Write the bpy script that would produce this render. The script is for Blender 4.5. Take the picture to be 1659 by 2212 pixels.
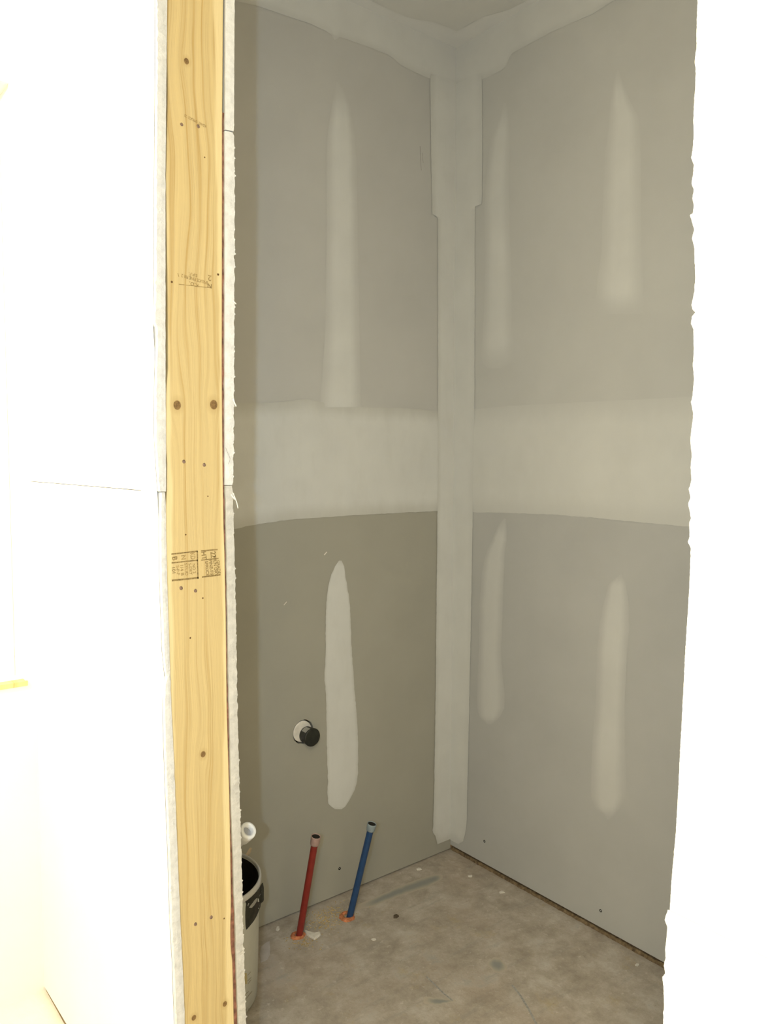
import bpy, bmesh, math, random
from mathutils import Vector, Matrix, noise

for o in list(bpy.data.objects):
    bpy.data.objects.remove(o)
S = bpy.context.scene
COL = S.collection
random.seed(7)

# ------------------------------------------------------------------ camera
W, H = 1659, 2212
CP = Vector((-1.675255, -1.769716, 1.223829))
YAW, PIT, ROLL, F = math.radians(38.45985), -0.064532, 0.00154, 1713.2
fw = Vector((math.sin(YAW) * math.cos(PIT), math.cos(YAW) * math.cos(PIT), math.sin(PIT)))
r0 = Vector((math.cos(YAW), -math.sin(YAW), 0))
u0 = r0.cross(fw)
rt = r0 * math.cos(ROLL) + u0 * math.sin(ROLL)
up = -r0 * math.sin(ROLL) + u0 * math.cos(ROLL)
cam = bpy.data.cameras.new('camera')
cam.sensor_fit = 'HORIZONTAL'
cam.sensor_width = 36
cam.lens = F / W * 36
cam.clip_start = 0.02
co = bpy.data.objects.new('camera', cam)
COL.objects.link(co)
M = Matrix((rt, up, -fw)).transposed().to_4x4()
M.translation = CP
co.matrix_world = M
S.camera = co

# ------------------------------------------------------------------ world, lights, exposure
S.view_settings.view_transform = 'Standard'
S.view_settings.look = 'None'
S.view_settings.gamma = 1
S.view_settings.use_curve_mapping = False
S.view_settings.exposure = -0.01
wd = bpy.data.worlds.new('daylight')
S.world = wd
wd.use_nodes = True
wn = wd.node_tree.nodes
wn['Background'].inputs[0].default_value = (0.93, 0.96, 1.0, 1)
wn['Background'].inputs[1].default_value = 2.2


def lamp(name, kind, loc, energy, color, size=None, aim=None, sizey=None):
    l = bpy.data.lights.new(name, kind)
    l.energy = energy
    l.color = color
    if kind == 'AREA':
        l.size = size
        if sizey:
            l.shape = 'RECTANGLE'
            l.size_y = sizey
    else:
        l.shadow_soft_size = size
    o = bpy.data.objects.new(name, l)
    o.location = loc
    if aim is not None:
        o.rotation_euler = (Vector(aim) - Vector(loc)).to_track_quat('-Z', 'Y').to_euler()
    COL.objects.link(o)
    return o


# the camera's own flash, beside the lens
lamp('camera_flash', 'AREA', CP - rt * 0.094, 9.4, (0.58, 0.77, 1.0), 0.022, CP - rt * 0.094 + fw, 0.014)
# bare bulb hanging in the room on the left
lamp('work_bulb', 'POINT', (-2.35, -0.36, 2.05), 110, (1.0, 0.885, 0.62), 0.05)
# ceiling light of the room the photographer stands in
lamp('ceiling_lamp', 'AREA', (-2.35, -2.45, 2.42), 42, (1.0, 0.865, 0.605), 0.7, (-2.35, -2.45, 0))


# ------------------------------------------------------------------ helpers
def PX(px, py, n, d):
    """point of the plane n.x = d that shows at pixel (px, py)"""
    v = fw * F + rt * (px - W / 2) - up * (py - H / 2)
    n = Vector(n)
    return CP + v * ((d - n.dot(CP)) / n.dot(v))


def pj(x, y, z):
    d = Vector((x, y, z)) - CP
    return W / 2 + F * d.dot(rt) / d.dot(fw), H / 2 - F * d.dot(up) / d.dot(fw)


NX, NY, NZ = (1, 0, 0), (0, 1, 0), (0, 0, 1)
CEIL = 2.44


def interp(tab, y):
    if y <= tab[0][0]:
        return tab[0][1]
    for (a, b), (c, d) in zip(tab, tab[1:]):
        if y <= c:
            return b + (d - b) * (y - a) / (c - a) if c > a else d
    return tab[-1][1]


def wl(o):
    v = Vector((0, 0, 0))
    while o is not None:
        v += o.location
        o = o.parent
    return v


def empty(name, loc):
    o = bpy.data.objects.new(name, None)
    o.location = loc
    o.empty_display_size = 0.05
    COL.objects.link(o)
    return o


def tag(o, label=None, cat=None, group=None, kind=None):
    for k, v in (('label', label), ('category', cat), ('group', group), ('kind', kind)):
        if v:
            o[k] = v
    return o


def link_mesh(name, me, mat, parent, base):
    if mat is not None:
        me.materials.append(mat)
    o = bpy.data.objects.new(name, me)
    if parent is not None:
        o.parent = parent
        o.location = base - wl(parent)
    else:
        o.location = base
    COL.objects.link(o)
    return o


def mk(name, verts, faces, mat, parent=None, smooth=False, cov=None):
    """verts in world space -> one mesh object with its origin at its own base"""
    vs = [Vector(v) for v in verts]
    lo = Vector((min(v.x for v in vs), min(v.y for v in vs), min(v.z for v in vs)))
    hi = Vector((max(v.x for v in vs), max(v.y for v in vs), max(v.z for v in vs)))
    base = Vector(((lo.x + hi.x) / 2, (lo.y + hi.y) / 2, lo.z))
    me = bpy.data.meshes.new(name)
    me.from_pydata([v - base for v in vs], [], faces)
    bm = bmesh.new()
    bm.from_mesh(me)
    bmesh.ops.recalc_face_normals(bm, faces=bm.faces)
    bm.to_mesh(me)
    bm.free()
    if smooth:
        for p in me.polygons:
            p.use_smooth = True
    if cov is not None:
        at = me.attributes.new('coverage', 'FLOAT', 'POINT')
        at.data.foreach_set('value', cov)
    return link_mesh(name, me, mat, parent, base)


def box(name, lo, hi, mat, parent=None, bev=0.0):
    x0, y0, z0 = lo
    x1, y1, z1 = hi
    bm = bmesh.new()
    bmesh.ops.create_cube(bm, size=1)
    for v in bm.verts:
        v.co = Vector(((v.co.x + .5) * (x1 - x0) + x0, (v.co.y + .5) * (y1 - y0) + y0, (v.co.z + .5) * (z1 - z0) + z0))
    if bev:
        bmesh.ops.bevel(bm, geom=list(bm.edges), offset=bev, segments=2, affect='EDGES', profile=0.6)
    return from_bm(name, bm, mat, parent)


def from_bm(name, bm, mat, parent=None, smooth=False):
    bm.verts.ensure_lookup_table()
    vs = [v.co.copy() for v in bm.verts]
    bm.verts.index_update()
    fs = [[v.index for v in f.verts] for f in bm.faces]
    bm.free()
    return mk(name, vs, fs, mat, parent, smooth)


def frame(ax):
    ax = Vector(ax).normalized()
    t = Vector((0, 0, 1)) if abs(ax.z) < 0.9 else Vector((1, 0, 0))
    a = ax.cross(t).normalized()
    return ax, a, ax.cross(a)


def lathe(name, p0, ax, prof, mat, parent=None, n=32, smooth=True, wob=None, cap=(False, False)):
    """prof: list of (distance along the axis, radius)"""
    ax, a, b = frame(ax)
    p0 = Vector(p0)
    vs, fs = [], []
    for i, (h, r) in enumerate(prof):
        for k in range(n):
            t = 2 * math.pi * k / n
            rr = r * (1 + (wob(i, t) if wob else 0))
            vs.append(p0 + ax * h + (a * math.cos(t) + b * math.sin(t)) * rr)
    for i in range(len(prof) - 1):
        for k in range(n):
            k2 = (k + 1) % n
            fs.append([i * n + k, i * n + k2, (i + 1) * n + k2, (i + 1) * n + k])
    if cap[0]:
        fs.append(list(range(n))[::-1])
    if cap[1]:
        fs.append([(len(prof) - 1) * n + k for k in range(n)])
    o = mk(name, vs, fs, mat, parent, smooth)
    return o


def slab(name, pts, off, mat, parent=None):
    """flat outline pts (3-D, planar) given a thickness vector off"""
    n = len(pts)
    off = Vector(off)
    vs = [Vector(p) for p in pts] + [Vector(p) + off for p in pts]
    fs = [list(range(n)), list(range(n, 2 * n))[::-1]]
    fs += [[i, (i + 1) % n, n + (i + 1) % n, n + i] for i in range(n)]
    return mk(name, vs, fs, mat, parent)


def board_with_hole(name, rect, hole, o3, ax, ay, thick, mat, parent):
    """a sheet in the plane o3 + ax*u + ay*v with holes (u, v, ru, rv) or boxes, thickness along ax x ay"""
    u0_, v0_, u1_, v1_ = rect
    cu = bpy.data.curves.new('tmp', 'CURVE')
    cu.dimensions = '2D'
    cu.fill_mode = 'BOTH'
    cu.extrude = thick / 2

    def poly(pts):
        s = cu.splines.new('POLY')
        s.points.add(len(pts) - 1)
        for p, q in zip(s.points, pts):
            p.co = (q[0], q[1], 0, 1)
        s.use_cyclic_u = True
    poly([(u0_, v0_), (u1_, v0_), (u1_, v1_), (u0_, v1_)])
    poly(hole)
    to = bpy.data.objects.new('tmp', cu)
    COL.objects.link(to)
    dg = bpy.context.evaluated_depsgraph_get()
    me = bpy.data.meshes.new_from_object(to.evaluated_get(dg))
    ax, ay = Vector(ax), Vector(ay)
    az = ax.cross(ay)
    o3 = Vector(o3)
    vs = [o3 + ax * v.co.x + ay * v.co.y + az * (v.co.z + thick / 2) for v in me.vertices]
    fs = [list(p.vertices) for p in me.polygons]
    bpy.data.objects.remove(to)
    bpy.data.curves.remove(cu)
    bpy.data.meshes.remove(me)
    return mk(name, vs, fs, mat, parent)


def smooth01(t):
    t = max(0.0, min(1.0, t))
    return t * t * (3 - 2 * t)


def mud_patch(name, n, d, rows, mat, parent, lift, soft=0.18, ends=(0.05, 0.05), step=6, lo=0.25, nz=1.2, right=None, left=None, seed=0.0, horiz=False, height=0.0011, rise=0.0):
    """hand-troweled patch of joint compound on the plane n.x = d.
    rows: (y, xl, xr) pixels of the outline; lift: unit vector out of the wall.
    horiz: rows are (x, ytop, ybottom). left/right: fixed coordinate (axis, value) for that side."""
    lift = Vector(lift)
    tl = [(r[0], r[1]) for r in rows]
    tr = [(r[0], r[2]) for r in rows]
    s0, s1 = rows[0][0], rows[-1][0]
    cnt = max(6, int((s1 - s0) / step))
    cols = [0, soft * .35, soft * .7, soft, .5, 1 - soft, 1 - soft * .7, 1 - soft * .35, 1]
    cc = [lo, lo + (1 - lo) * .3, lo + (1 - lo) * .75, 1, 1, 1, lo + (1 - lo) * .75, lo + (1 - lo) * .3, lo]
    if left is not None:
        cc[:4] = [1, 1, 1, 1]
    if right is not None:
        cc[5:] = [1, 1, 1, 1]
    vs, cov, fs = [], [], []
    for i in range(cnt + 1):
        t = i / cnt
        s = s0 + (s1 - s0) * t
        a = interp(tl, s) + (nz * noise.noise(Vector((s * .11, seed, 1.3))) if left is None else 0)
        b = interp(tr, s) + (nz * noise.noise(Vector((s * .11, seed, 7.7))) if right is None else 0)
        if horiz:
            A, B = PX(s, a, n, d), PX(s, b, n, d)
        else:
            A, B = PX(a, s, n, d), PX(b, s, n, d)
        if right is not None:
            B[right[0]] = right[1]
            if not horiz:
                B.z = A.z
        if left is not None:
            A[left[0]] = left[1]
            if not horiz:
                A.z = B.z
        e = 1.0
        if ends[0]:
            e = min(e, smooth01(t / ends[0]))
        if ends[1]:
            e = min(e, smooth01((1 - t) / ends[1]))
        e = lo + (1 - lo) * e
        hh = height * (smooth01(t / rise) if rise else 1)
        for c, k in zip(cols, cc):
            v = k * e
            vs.append(A.lerp(B, c) + lift * (0.0003 + hh * v))
            cov.append(v)
    m = len(cols)
    for i in range(cnt):
        for j in range(m - 1):
            fs.append([i * m + j, i * m + j + 1, (i + 1) * m + j + 1, (i + 1) * m + j])
    return mk(name, vs, fs, mat, parent, True, cov)


# ------------------------------------------------------------------ materials
def newmat(name):
    m = bpy.data.materials.new(name)
    m.use_nodes = True
    nt = m.node_tree
    b = nt.nodes['Principled BSDF']
    return m, nt, b


def N(nt, typ, **kw):
    n = nt.nodes.new(typ)
    for k, v in kw.items():
        setattr(n, k, v)
    return n


def math_(nt, op, a, b=None, c=None):
    n = nt.nodes.new('ShaderNodeMath')
    n.operation = op
    for i, v in enumerate((a, b, c)):
        if v is None:
            continue
        if hasattr(v, 'links'):
            nt.links.new(v, n.inputs[i])
        else:
            n.inputs[i].default_value = v
    return n.outputs[0]


def mixc(nt, fac, a, b):
    n = nt.nodes.new('ShaderNodeMix')
    n.data_type = 'RGBA'
    for s, v in ((n.inputs[0], fac), (n.inputs[6], a), (n.inputs[7], b)):
        if hasattr(v, 'links'):
            nt.links.new(v, s)
        elif isinstance(v, (int, float)):
            s.default_value = v
        else:
            s.default_value = (*v, 1)
    return n.outputs[2]


def noise_(nt, scale, detail=3, rough=0.55, vec=None, stretch=None):
    if vec is None:
        g = nt.nodes.new('ShaderNodeNewGeometry')
        vec = g.outputs['Position']
    if stretch:
        mp = nt.nodes.new('ShaderNodeMapping')
        mp.inputs['Scale'].default_value = stretch
        nt.links.new(vec, mp.inputs[0])
        vec = mp.outputs[0]
    n = nt.nodes.new('ShaderNodeTexNoise')
    n.inputs['Scale'].default_value = scale
    n.inputs['Detail'].default_value = detail
    n.inputs['Roughness'].default_value = rough
    nt.links.new(vec, n.inputs['Vector'])
    return n.outputs['Fac']


def ramp(nt, fac, stops):
    n = nt.nodes.new('ShaderNodeValToRGB')
    while len(n.color_ramp.elements) < len(stops):
        n.color_ramp.elements.new(0.5)
    for e, (p, c) in zip(n.color_ramp.elements, stops):
        e.position = p
        e.color = (*c, 1) if not isinstance(c, (int, float)) else (c, c, c, 1)
    nt.links.new(fac, n.inputs[0])
    return n.outputs[0]


def bump(nt, b, h, dist, strength=1.0):
    n = nt.nodes.new('ShaderNodeBump')
    n.inputs['Distance'].default_value = dist
    n.inputs['Strength'].default_value = strength
    nt.links.new(h, n.inputs['Height'])
    nt.links.new(n.outputs[0], b.inputs['Normal'])


def plain(name, col, rough=0.6, var=0.06, scale=30, bmp=0.0, bscale=200, spec=0.3, metal=0.0):
    m, nt, b = newmat(name)
    f = noise_(nt, scale, 4)
    lo_ = tuple(max(0, c * (1 - var * 2)) for c in col)
    hi_ = tuple(min(1, c * (1 + var * 2)) for c in col)
    nt.links.new(ramp(nt, f, [(0.3, lo_), (0.7, hi_)]), b.inputs['Base Color'])
    b.inputs['Roughness'].default_value = rough
    b.inputs['Specular IOR Level'].default_value = spec
    b.inputs['Metallic'].default_value = metal
    if bmp:
        bump(nt, b, noise_(nt, bscale, 3), bmp)
    return m


def paper(name, col):
    return plain(name, col, 0.75, 0.018, 5, 0.00015, 700, 0.18)


def mudmat(name, pap, col=(0.645, 0.640, 0.60)):
    m, nt, b = newmat(name)
    at = N(nt, 'ShaderNodeAttribute', attribute_name='coverage')
    f1 = noise_(nt, 26, 4, 0.6, stretch=(1, 1, .35))
    cov = math_(nt, 'ADD', at.outputs['Fac'], math_(nt, 'MULTIPLY', math_(nt, 'SUBTRACT', f1, 0.5), 0.35))
    cov = math_(nt, 'MINIMUM', math_(nt, 'MAXIMUM', cov, 0.0), 1.0)
    f2 = noise_(nt, 7, 3)
    mc = ramp(nt, f2, [(0.3, tuple(c * .96 for c in col)), (0.7, tuple(c * 1.03 for c in col))])
    nt.links.new(mixc(nt, cov, pap, mc), b.inputs['Base Color'])
    b.inputs['Roughness'].default_value = 0.8
    b.inputs['Specular IOR Level'].default_value = 0.15
    bump(nt, b, noise_(nt, 60, 4, 0.6, stretch=(1, 1, .3)), 0.0004)
    return m


PAP = (0.515, 0.505, 0.47)
PAPB = (0.54, 0.535, 0.50)
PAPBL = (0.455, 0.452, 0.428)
PAPC = (0.70, 0.69, 0.64)
PAPLOW = (0.375, 0.36, 0.30)
M_pap = paper('drywall_paper_grey', PAP)
M_papb = paper('drywall_paper_right', PAPB)
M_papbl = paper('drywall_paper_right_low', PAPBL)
M_papc = paper('drywall_paper_ceiling', PAPC)
M_paplow = paper('drywall_paper_brown', PAPLOW)
M_mud = mudmat('joint_compound_on_grey', PAP)
M_mudb = mudmat('joint_compound_on_right', PAPB)
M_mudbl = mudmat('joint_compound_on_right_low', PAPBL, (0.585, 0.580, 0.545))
M_mudbt = mudmat('joint_compound_thin_coat', PAPB, (0.625, 0.62, 0.58))
M_mudc = mudmat('joint_compound_on_ceiling', PAPC, (0.78, 0.77, 0.73))
M_mudlow = mudmat('joint_compound_on_brown', PAPLOW)
M_white = plain('primed_white_wall', (0.84, 0.84, 0.82), 0.8, 0.01, 4, 0.0002, 300, 0.2)
M_cream = plain('cream_paper_wall', (0.80, 0.775, 0.71), 0.8, 0.012, 4, 0.00015, 500, 0.2)
M_creammud = mudmat('joint_compound_on_cream', (0.80, 0.775, 0.71), (0.88, 0.88, 0.86))
M_gyp = plain('gypsum_core', (0.53, 0.525, 0.51), 0.9, 0.05, 90, 0.0012, 260, 0.1)
M_gypgrey = plain('gypsum_core_grey', (0.42, 0.405, 0.37), 0.9, 0.06, 90, 0.0012, 260, 0.1)
M_fray = plain('torn_paper', (0.74, 0.70, 0.62), 0.9, 0.05, 60)
M_dark = plain('dark_gap', (0.05, 0.035, 0.025), 0.9, 0.1, 40)
M_pvc = plain('white_pvc', (0.80, 0.80, 0.78), 0.35, 0.02, 30, 0, 0, 0.5)
M_black = plain('black_plastic', (0.022, 0.023, 0.017), 0.45, 0.2, 30, 0, 0, 0.4)
M_hole = plain('pipe_bore', (0.02, 0.017, 0.012), 0.9, 0.1, 30)
M_red = plain('red_pipe_plastic', (0.235, 0.026, 0.018), 0.4, 0.06, 60, 0, 0, 0.4)
M_blue = plain('blue_pipe_plastic', (0.020, 0.060, 0.155), 0.4, 0.06, 60, 0, 0, 0.4)
M_redcol = plain('pink_tinted_ring', (0.40, 0.27, 0.23), 0.4, 0.08, 60, 0, 0, 0.4)
M_blucol = plain('blue_tinted_ring', (0.25, 0.30, 0.32), 0.4, 0.08, 60, 0, 0, 0.4)
M_foam = plain('orange_foam', (0.56, 0.21, 0.095), 0.85, 0.18, 120, 0.003, 160, 0.2)
M_bucket = plain('white_pail_plastic', (0.52, 0.515, 0.45), 0.45, 0.03, 20, 0, 0, 0.4)
M_rim = plain('pail_rim_plastic', (0.56, 0.54, 0.50), 0.4, 0.03, 20, 0, 0, 0.4)
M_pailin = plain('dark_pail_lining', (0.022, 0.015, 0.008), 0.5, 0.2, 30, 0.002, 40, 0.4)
M_band = plain('black_print', (0.024, 0.022, 0.014), 0.5, 0.25, 60, 0, 0, 0.3)
M_ink_sheen = plain('pale_print_sheen', (0.36, 0.35, 0.31), 0.6, 0.05, 60)
M_dim = plain('dim_print', (0.27, 0.22, 0.15), 0.6, 0.05, 60)
M_yel = plain('ochre_print', (0.50, 0.42, 0.22), 0.6, 0.05, 60)
M_stick = plain('pale_stick_wood', (0.50, 0.40, 0.28), 0.7, 0.12, 80)
M_nail = plain('nail_steel', (0.19, 0.125, 0.09), 0.5, 0.2, 300, 0, 0, 0.4, 0.3)
M_pin = plain('nail_hole', (0.10, 0.05, 0.015), 0.8, 0.1, 100)
M_screw = plain('black_screw', (0.012, 0.011, 0.010), 0.95, 0.2, 100, 0, 0, 0.0)
M_stamp = plain('stamp_ink', (0.20, 0.135, 0.05), 0.8, 0.2, 400)
M_stampl = plain('faint_stamp_ink', (0.27, 0.185, 0.07), 0.8, 0.15, 400)
M_chip = plain('plaster_white', (0.72, 0.68, 0.60), 0.85, 0.05, 80, 0.001, 150)
M_film = plain('pale_plastic', (0.50, 0.46, 0.43), 0.4, 0.06, 40, 0, 0, 0.5)
M_crumb = plain('dark_crumb', (0.10, 0.075, 0.05), 0.9, 0.2, 60)
M_saw = plain('sawdust', (0.46, 0.34, 0.15), 0.9, 0.25, 300)
M_smear = mudmat('blue_grey_smear', (0.50, 0.44, 0.35), (0.30, 0.305, 0.275))
M_vinyl = plain('white_vinyl', (0.82, 0.82, 0.80), 0.4, 0.02, 20)
M_chalk = plain('blue_chalk', (0.34, 0.33, 0.30), 0.9, 0.15, 150)
M_strip = plain('dark_strip_brown', (0.175, 0.125, 0.07), 0.95, 0.25, 120, .002, 200)
M_brown = plain('brown_backing_paper', (0.19, 0.085, 0.055), 0.9, 0.3, 90)
M_pencil = plain('pencil_grey', (0.24, 0.22, 0.19), 0.8, 0.1, 60)


def lumber(name, base, dark, knots=(), ax=0, x0=0.0, sap=False):
    """long-grained softwood; knots = (u, z, radius) in metres on the face"""
    m, nt, b = newmat(name)
    g = N(nt, 'ShaderNodeNewGeometry')
    sp = N(nt, 'ShaderNodeSeparateXYZ')
    nt.links.new(g.outputs['Position'], sp.inputs[0])
    u = math_(nt, 'SUBTRACT', sp.outputs[ax], x0)
    v = sp.outputs[2]
    # slow wander of the grain
    cv = N(nt, 'ShaderNodeCombineXYZ')
    nt.links.new(math_(nt, 'MULTIPLY', u, 9.0), cv.inputs[0])
    nt.links.new(math_(nt, 'MULTIPLY', v, 2.6), cv.inputs[1])
    wn_ = noise_(nt, 1.0, 2, 0.5, cv.outputs[0])
    gg = math_(nt, 'ADD', u, math_(nt, 'MULTIPLY', math_(nt, 'SUBTRACT', wn_, 0.5), 0.05))
    kd = None
    for (ku, kz, kr) in knots:
        du = math_(nt, 'SUBTRACT', u, ku)
        dz = math_(nt, 'SUBTRACT', v, kz)
        e = math_(nt, 'ADD', math_(nt, 'POWER', math_(nt, 'DIVIDE', du, kr * 2.2), 2.0),
                  math_(nt, 'POWER', math_(nt, 'DIVIDE', dz, kr * 6.5), 2.0))
        ex = math_(nt, 'POWER', 2.718, math_(nt, 'MULTIPLY', e, -1.0))
        # push the lines sideways, away from the knot
        gg = math_(nt, 'SUBTRACT', gg, math_(nt, 'MULTIPLY', math_(nt, 'MULTIPLY', du, 0.85), ex))
        q = math_(nt, 'SQRT', math_(nt, 'ADD', math_(nt, 'POWER', du, 2.0), math_(nt, 'POWER', math_(nt, 'MULTIPLY', dz, 0.85), 2.0)))
        k = math_(nt, 'SUBTRACT', 1.0, math_(nt, 'DIVIDE', q, kr))
        kd = k if kd is None else math_(nt, 'MAXIMUM', kd, k)
    c2 = N(nt, 'ShaderNodeCombineXYZ')
    nt.links.new(math_(nt, 'MULTIPLY', gg, 120.0), c2.inputs[0])
    nt.links.new(math_(nt, 'MULTIPLY', v, 0.9), c2.inputs[1])
    bands = noise_(nt, 1.0, 4, 0.55, c2.outputs[0])
    c3 = N(nt, 'ShaderNodeCombineXYZ')
    nt.links.new(math_(nt, 'MULTIPLY', gg, 620.0), c3.inputs[0])
    nt.links.new(math_(nt, 'MULTIPLY', v, 5.0), c3.inputs[1])
    fine = noise_(nt, 1.0, 2, 0.5, c3.outputs[0])
    mixv = math_(nt, 'ADD', math_(nt, 'MULTIPLY', bands, 0.82), math_(nt, 'MULTIPLY', fine, 0.18))
    pale = tuple(min(1, c * 1.10) for c in base)
    col = ramp(nt, mixv, [(0.34, dark), (0.47, base), (0.62, pale)])
    if sap:
        au = math_(nt, 'ADD', math_(nt, 'ABSOLUTE', u), math_(nt, 'MULTIPLY', math_(nt, 'SUBTRACT', noise_(nt, 3.2, 3, .6), .5), .022))
        col = mixc(nt, ramp(nt, math_(nt, 'MULTIPLY', au, 10.0), [(.385, 0.0), (.425, .75)]), col, (0.60, 0.49, 0.27))
    if kd is not None:
        kn = noise_(nt, 260, 2)
        edge = ramp(nt, kd, [(0.0, 0.0), (0.18, 1.0)])
        halo = ramp(nt, math_(nt, 'ADD', math_(nt, 'MULTIPLY', kd, 0.5), 0.6), [(0.0, 0.0), (0.6, 0.55)])
        halo = math_(nt, 'MULTIPLY', halo, 0.55)
        col = mixc(nt, halo, col, tuple(c * .8 for c in dark))
        kc = ramp(nt, kn, [(0.3, (0.10, 0.055, 0.018)), (0.7, (0.21, 0.125, 0.045))])
        col = mixc(nt, edge, col, kc)
    nt.links.new(col, b.inputs['Base Color'])
    b.inputs['Roughness'].default_value = 0.65
    b.inputs['Specular IOR Level'].default_value = 0.25
    bump(nt, b, fine, 0.0004)
    return m


def stud_px(px, py):
    return PX(px, py, NY, YS)


YS = -0.64           # the plane of the cut end of the left partition
SX0 = stud_px(424, 1000).x
kn = []
for (kx, ky, kr) in ((404, 131, .0042), (384, 875, .0065), (463, 874, .0068), (440, 1630, .0046), (487, 2170, .0042), (420, 2200, .0042),
                     (428, 745, .0001), (428, 1105, .0001)):
    p = stud_px(kx, ky)
    if kr > .001:
        kn.append((p.x - SX0, p.z, kr))
M_stud = lumber('yellow_softwood', (0.44, 0.335, 0.158), (0.355, 0.235, 0.08), kn, 0, SX0, True)
M_plate = lumber('brown_softwood', (0.52, 0.31, 0.13), (0.36, 0.20, 0.08))
M_sillw = lumber('sill_softwood', (0.70, 0.50, 0.22), (0.5, 0.33, 0.12))


def floormat():
    m, nt, b = newmat('dusty_subfloor')
    g = N(nt, 'ShaderNodeNewGeometry')
    pos = g.outputs['Position']
    n1 = noise_(nt, 3.1, 4, 0.6, pos)
    n2 = noise_(nt, 13, 6, 0.72, pos)
    n3 = noise_(nt, 55, 4, 0.65, pos)
    n7 = noise_(nt, 240, 2, 0.6, pos)
    mp = N(nt, 'ShaderNodeMapping')
    mp.inputs['Rotation'].default_value = (0, 0, math.radians(8))
    mp.inputs['Scale'].default_value = (5, 34, 1)
    nt.links.new(pos, mp.inputs[0])
    n4 = noise_(nt, 1.0, 5, 0.65, mp.outputs[0])
    col = ramp(nt, n2, [(0.33, (0.345, 0.300, 0.240)), (0.5, (0.450, 0.396, 0.326)), (0.66, (0.560, 0.520, 0.455))])
    col = mixc(nt, ramp(nt, n1, [(0.47, 0.0), (0.66, 0.38)]), col, (0.423, 0.321, 0.235))
    col = mixc(nt, ramp(nt, n4, [(0.55, 0.0), (0.68, 0.36)]), col, (0.284, 0.268, 0.235))
    n5 = noise_(nt, 6.5, 6, 0.72, pos)
    col = mixc(nt, ramp(nt, n5, [(0.59, 0.0), (0.68, 0.45)]), col, (0.261, 0.260, 0.239))
    n6 = noise_(nt, 9.5, 5, 0.72, pos, (1.1, .9, 1))
    col = mixc(nt, ramp(nt, n6, [(0.58, 0.0), (0.70, 0.6)]), col, (0.450, 0.361, 0.217))
    col = mixc(nt, ramp(nt, n3, [(0.60, 0.0), (0.72, 0.6)]), col, (0.657, 0.607, 0.539))
    col = mixc(nt, ramp(nt, n7, [(0.62, 0.0), (0.72, 0.35)]), col, (0.198, 0.167, 0.131))
    # floor colour blends to a paler tone left of the partition
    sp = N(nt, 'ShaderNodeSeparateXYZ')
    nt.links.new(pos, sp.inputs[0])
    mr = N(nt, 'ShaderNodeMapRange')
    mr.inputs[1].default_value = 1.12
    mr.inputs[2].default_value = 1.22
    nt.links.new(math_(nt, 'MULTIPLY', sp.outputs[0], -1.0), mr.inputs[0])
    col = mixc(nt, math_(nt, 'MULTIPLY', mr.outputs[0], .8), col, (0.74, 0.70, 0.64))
    nt.links.new(col, b.inputs['Base Color'])
    b.inputs['Roughness'].default_value = 0.8
    b.inputs['Specular IOR Level'].default_value = 0.15
    bump(nt, b, n3, 0.0012)
    return m


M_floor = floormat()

# ------------------------------------------------------------------ the setting: floor, ceiling
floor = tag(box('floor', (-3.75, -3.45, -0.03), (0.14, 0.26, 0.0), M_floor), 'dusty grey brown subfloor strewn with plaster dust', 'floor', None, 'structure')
ceiling = tag(box('ceiling', (-3.75, -3.45, CEIL), (0.14, 0.26, CEIL + 0.03), M_papc), 'grey drywall ceiling with pale taped edges', 'ceiling', None, 'structure')

# ceiling side of the corner tape: from the crease out to the troweled edge
def ceiling_strip(border, axis):
    P = [PX(x, y, NZ, CEIL) for x, y in border]
    rows = []
    for a, b in zip(P, P[1:]):
        n = max(1, int((b - a).length / .02))
        rows += [a.lerp(b, k / n) for k in range(n)]
    rows.append(P[-1])
    pairs = []
    for p in rows:
        q = Vector((p.x, -.0005, CEIL)) if axis == 1 else Vector((-.0005, p.y, CEIL))
        w = .003 * noise.noise(Vector((p.x * 14, p.y * 14, axis)))
        pairs.append((q, p + Vector((0, w, 0) if axis == 1 else (w, 0, 0))))
    e = Vector((-.0005, -.0005, CEIL))
    pairs = ([(e, pairs[0][1])] + pairs) if axis == 0 else (pairs + [(e, pairs[-1][1])])
    vs, fs, cov = [], [], []
    T = ((0, 1), (.5, 1), (.72, .95), (.88, .75), (1, .45))
    for q, p in pairs:
        for t, c in T:
            v = q.lerp(p, t)
            vs.append(v - Vector((0, 0, .0003 + .0006 * c)))
            cov.append(c)
    m = len(T)
    for i in range(len(pairs) - 1):
        for k in range(m - 1):
            fs.append([i * m + k, i * m + k + 1, (i + 1) * m + k + 1, (i + 1) * m + k])
    mk('joint_compound', vs, fs, M_mudc, ceiling, True, cov)


ceiling_strip([(560, -160), (700, -60), (800, 0), (850, 23), (877, 36), (904, 43), (933, 46), (955, 54), (977, 62), (986, 67)], 1)
ceiling_strip([(986, 67), (995, 63), (1013, 52), (1045, 35), (1076, 27), (1103, 19), (1130, 5), (1200, -38), (1320, -110)], 0)

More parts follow.
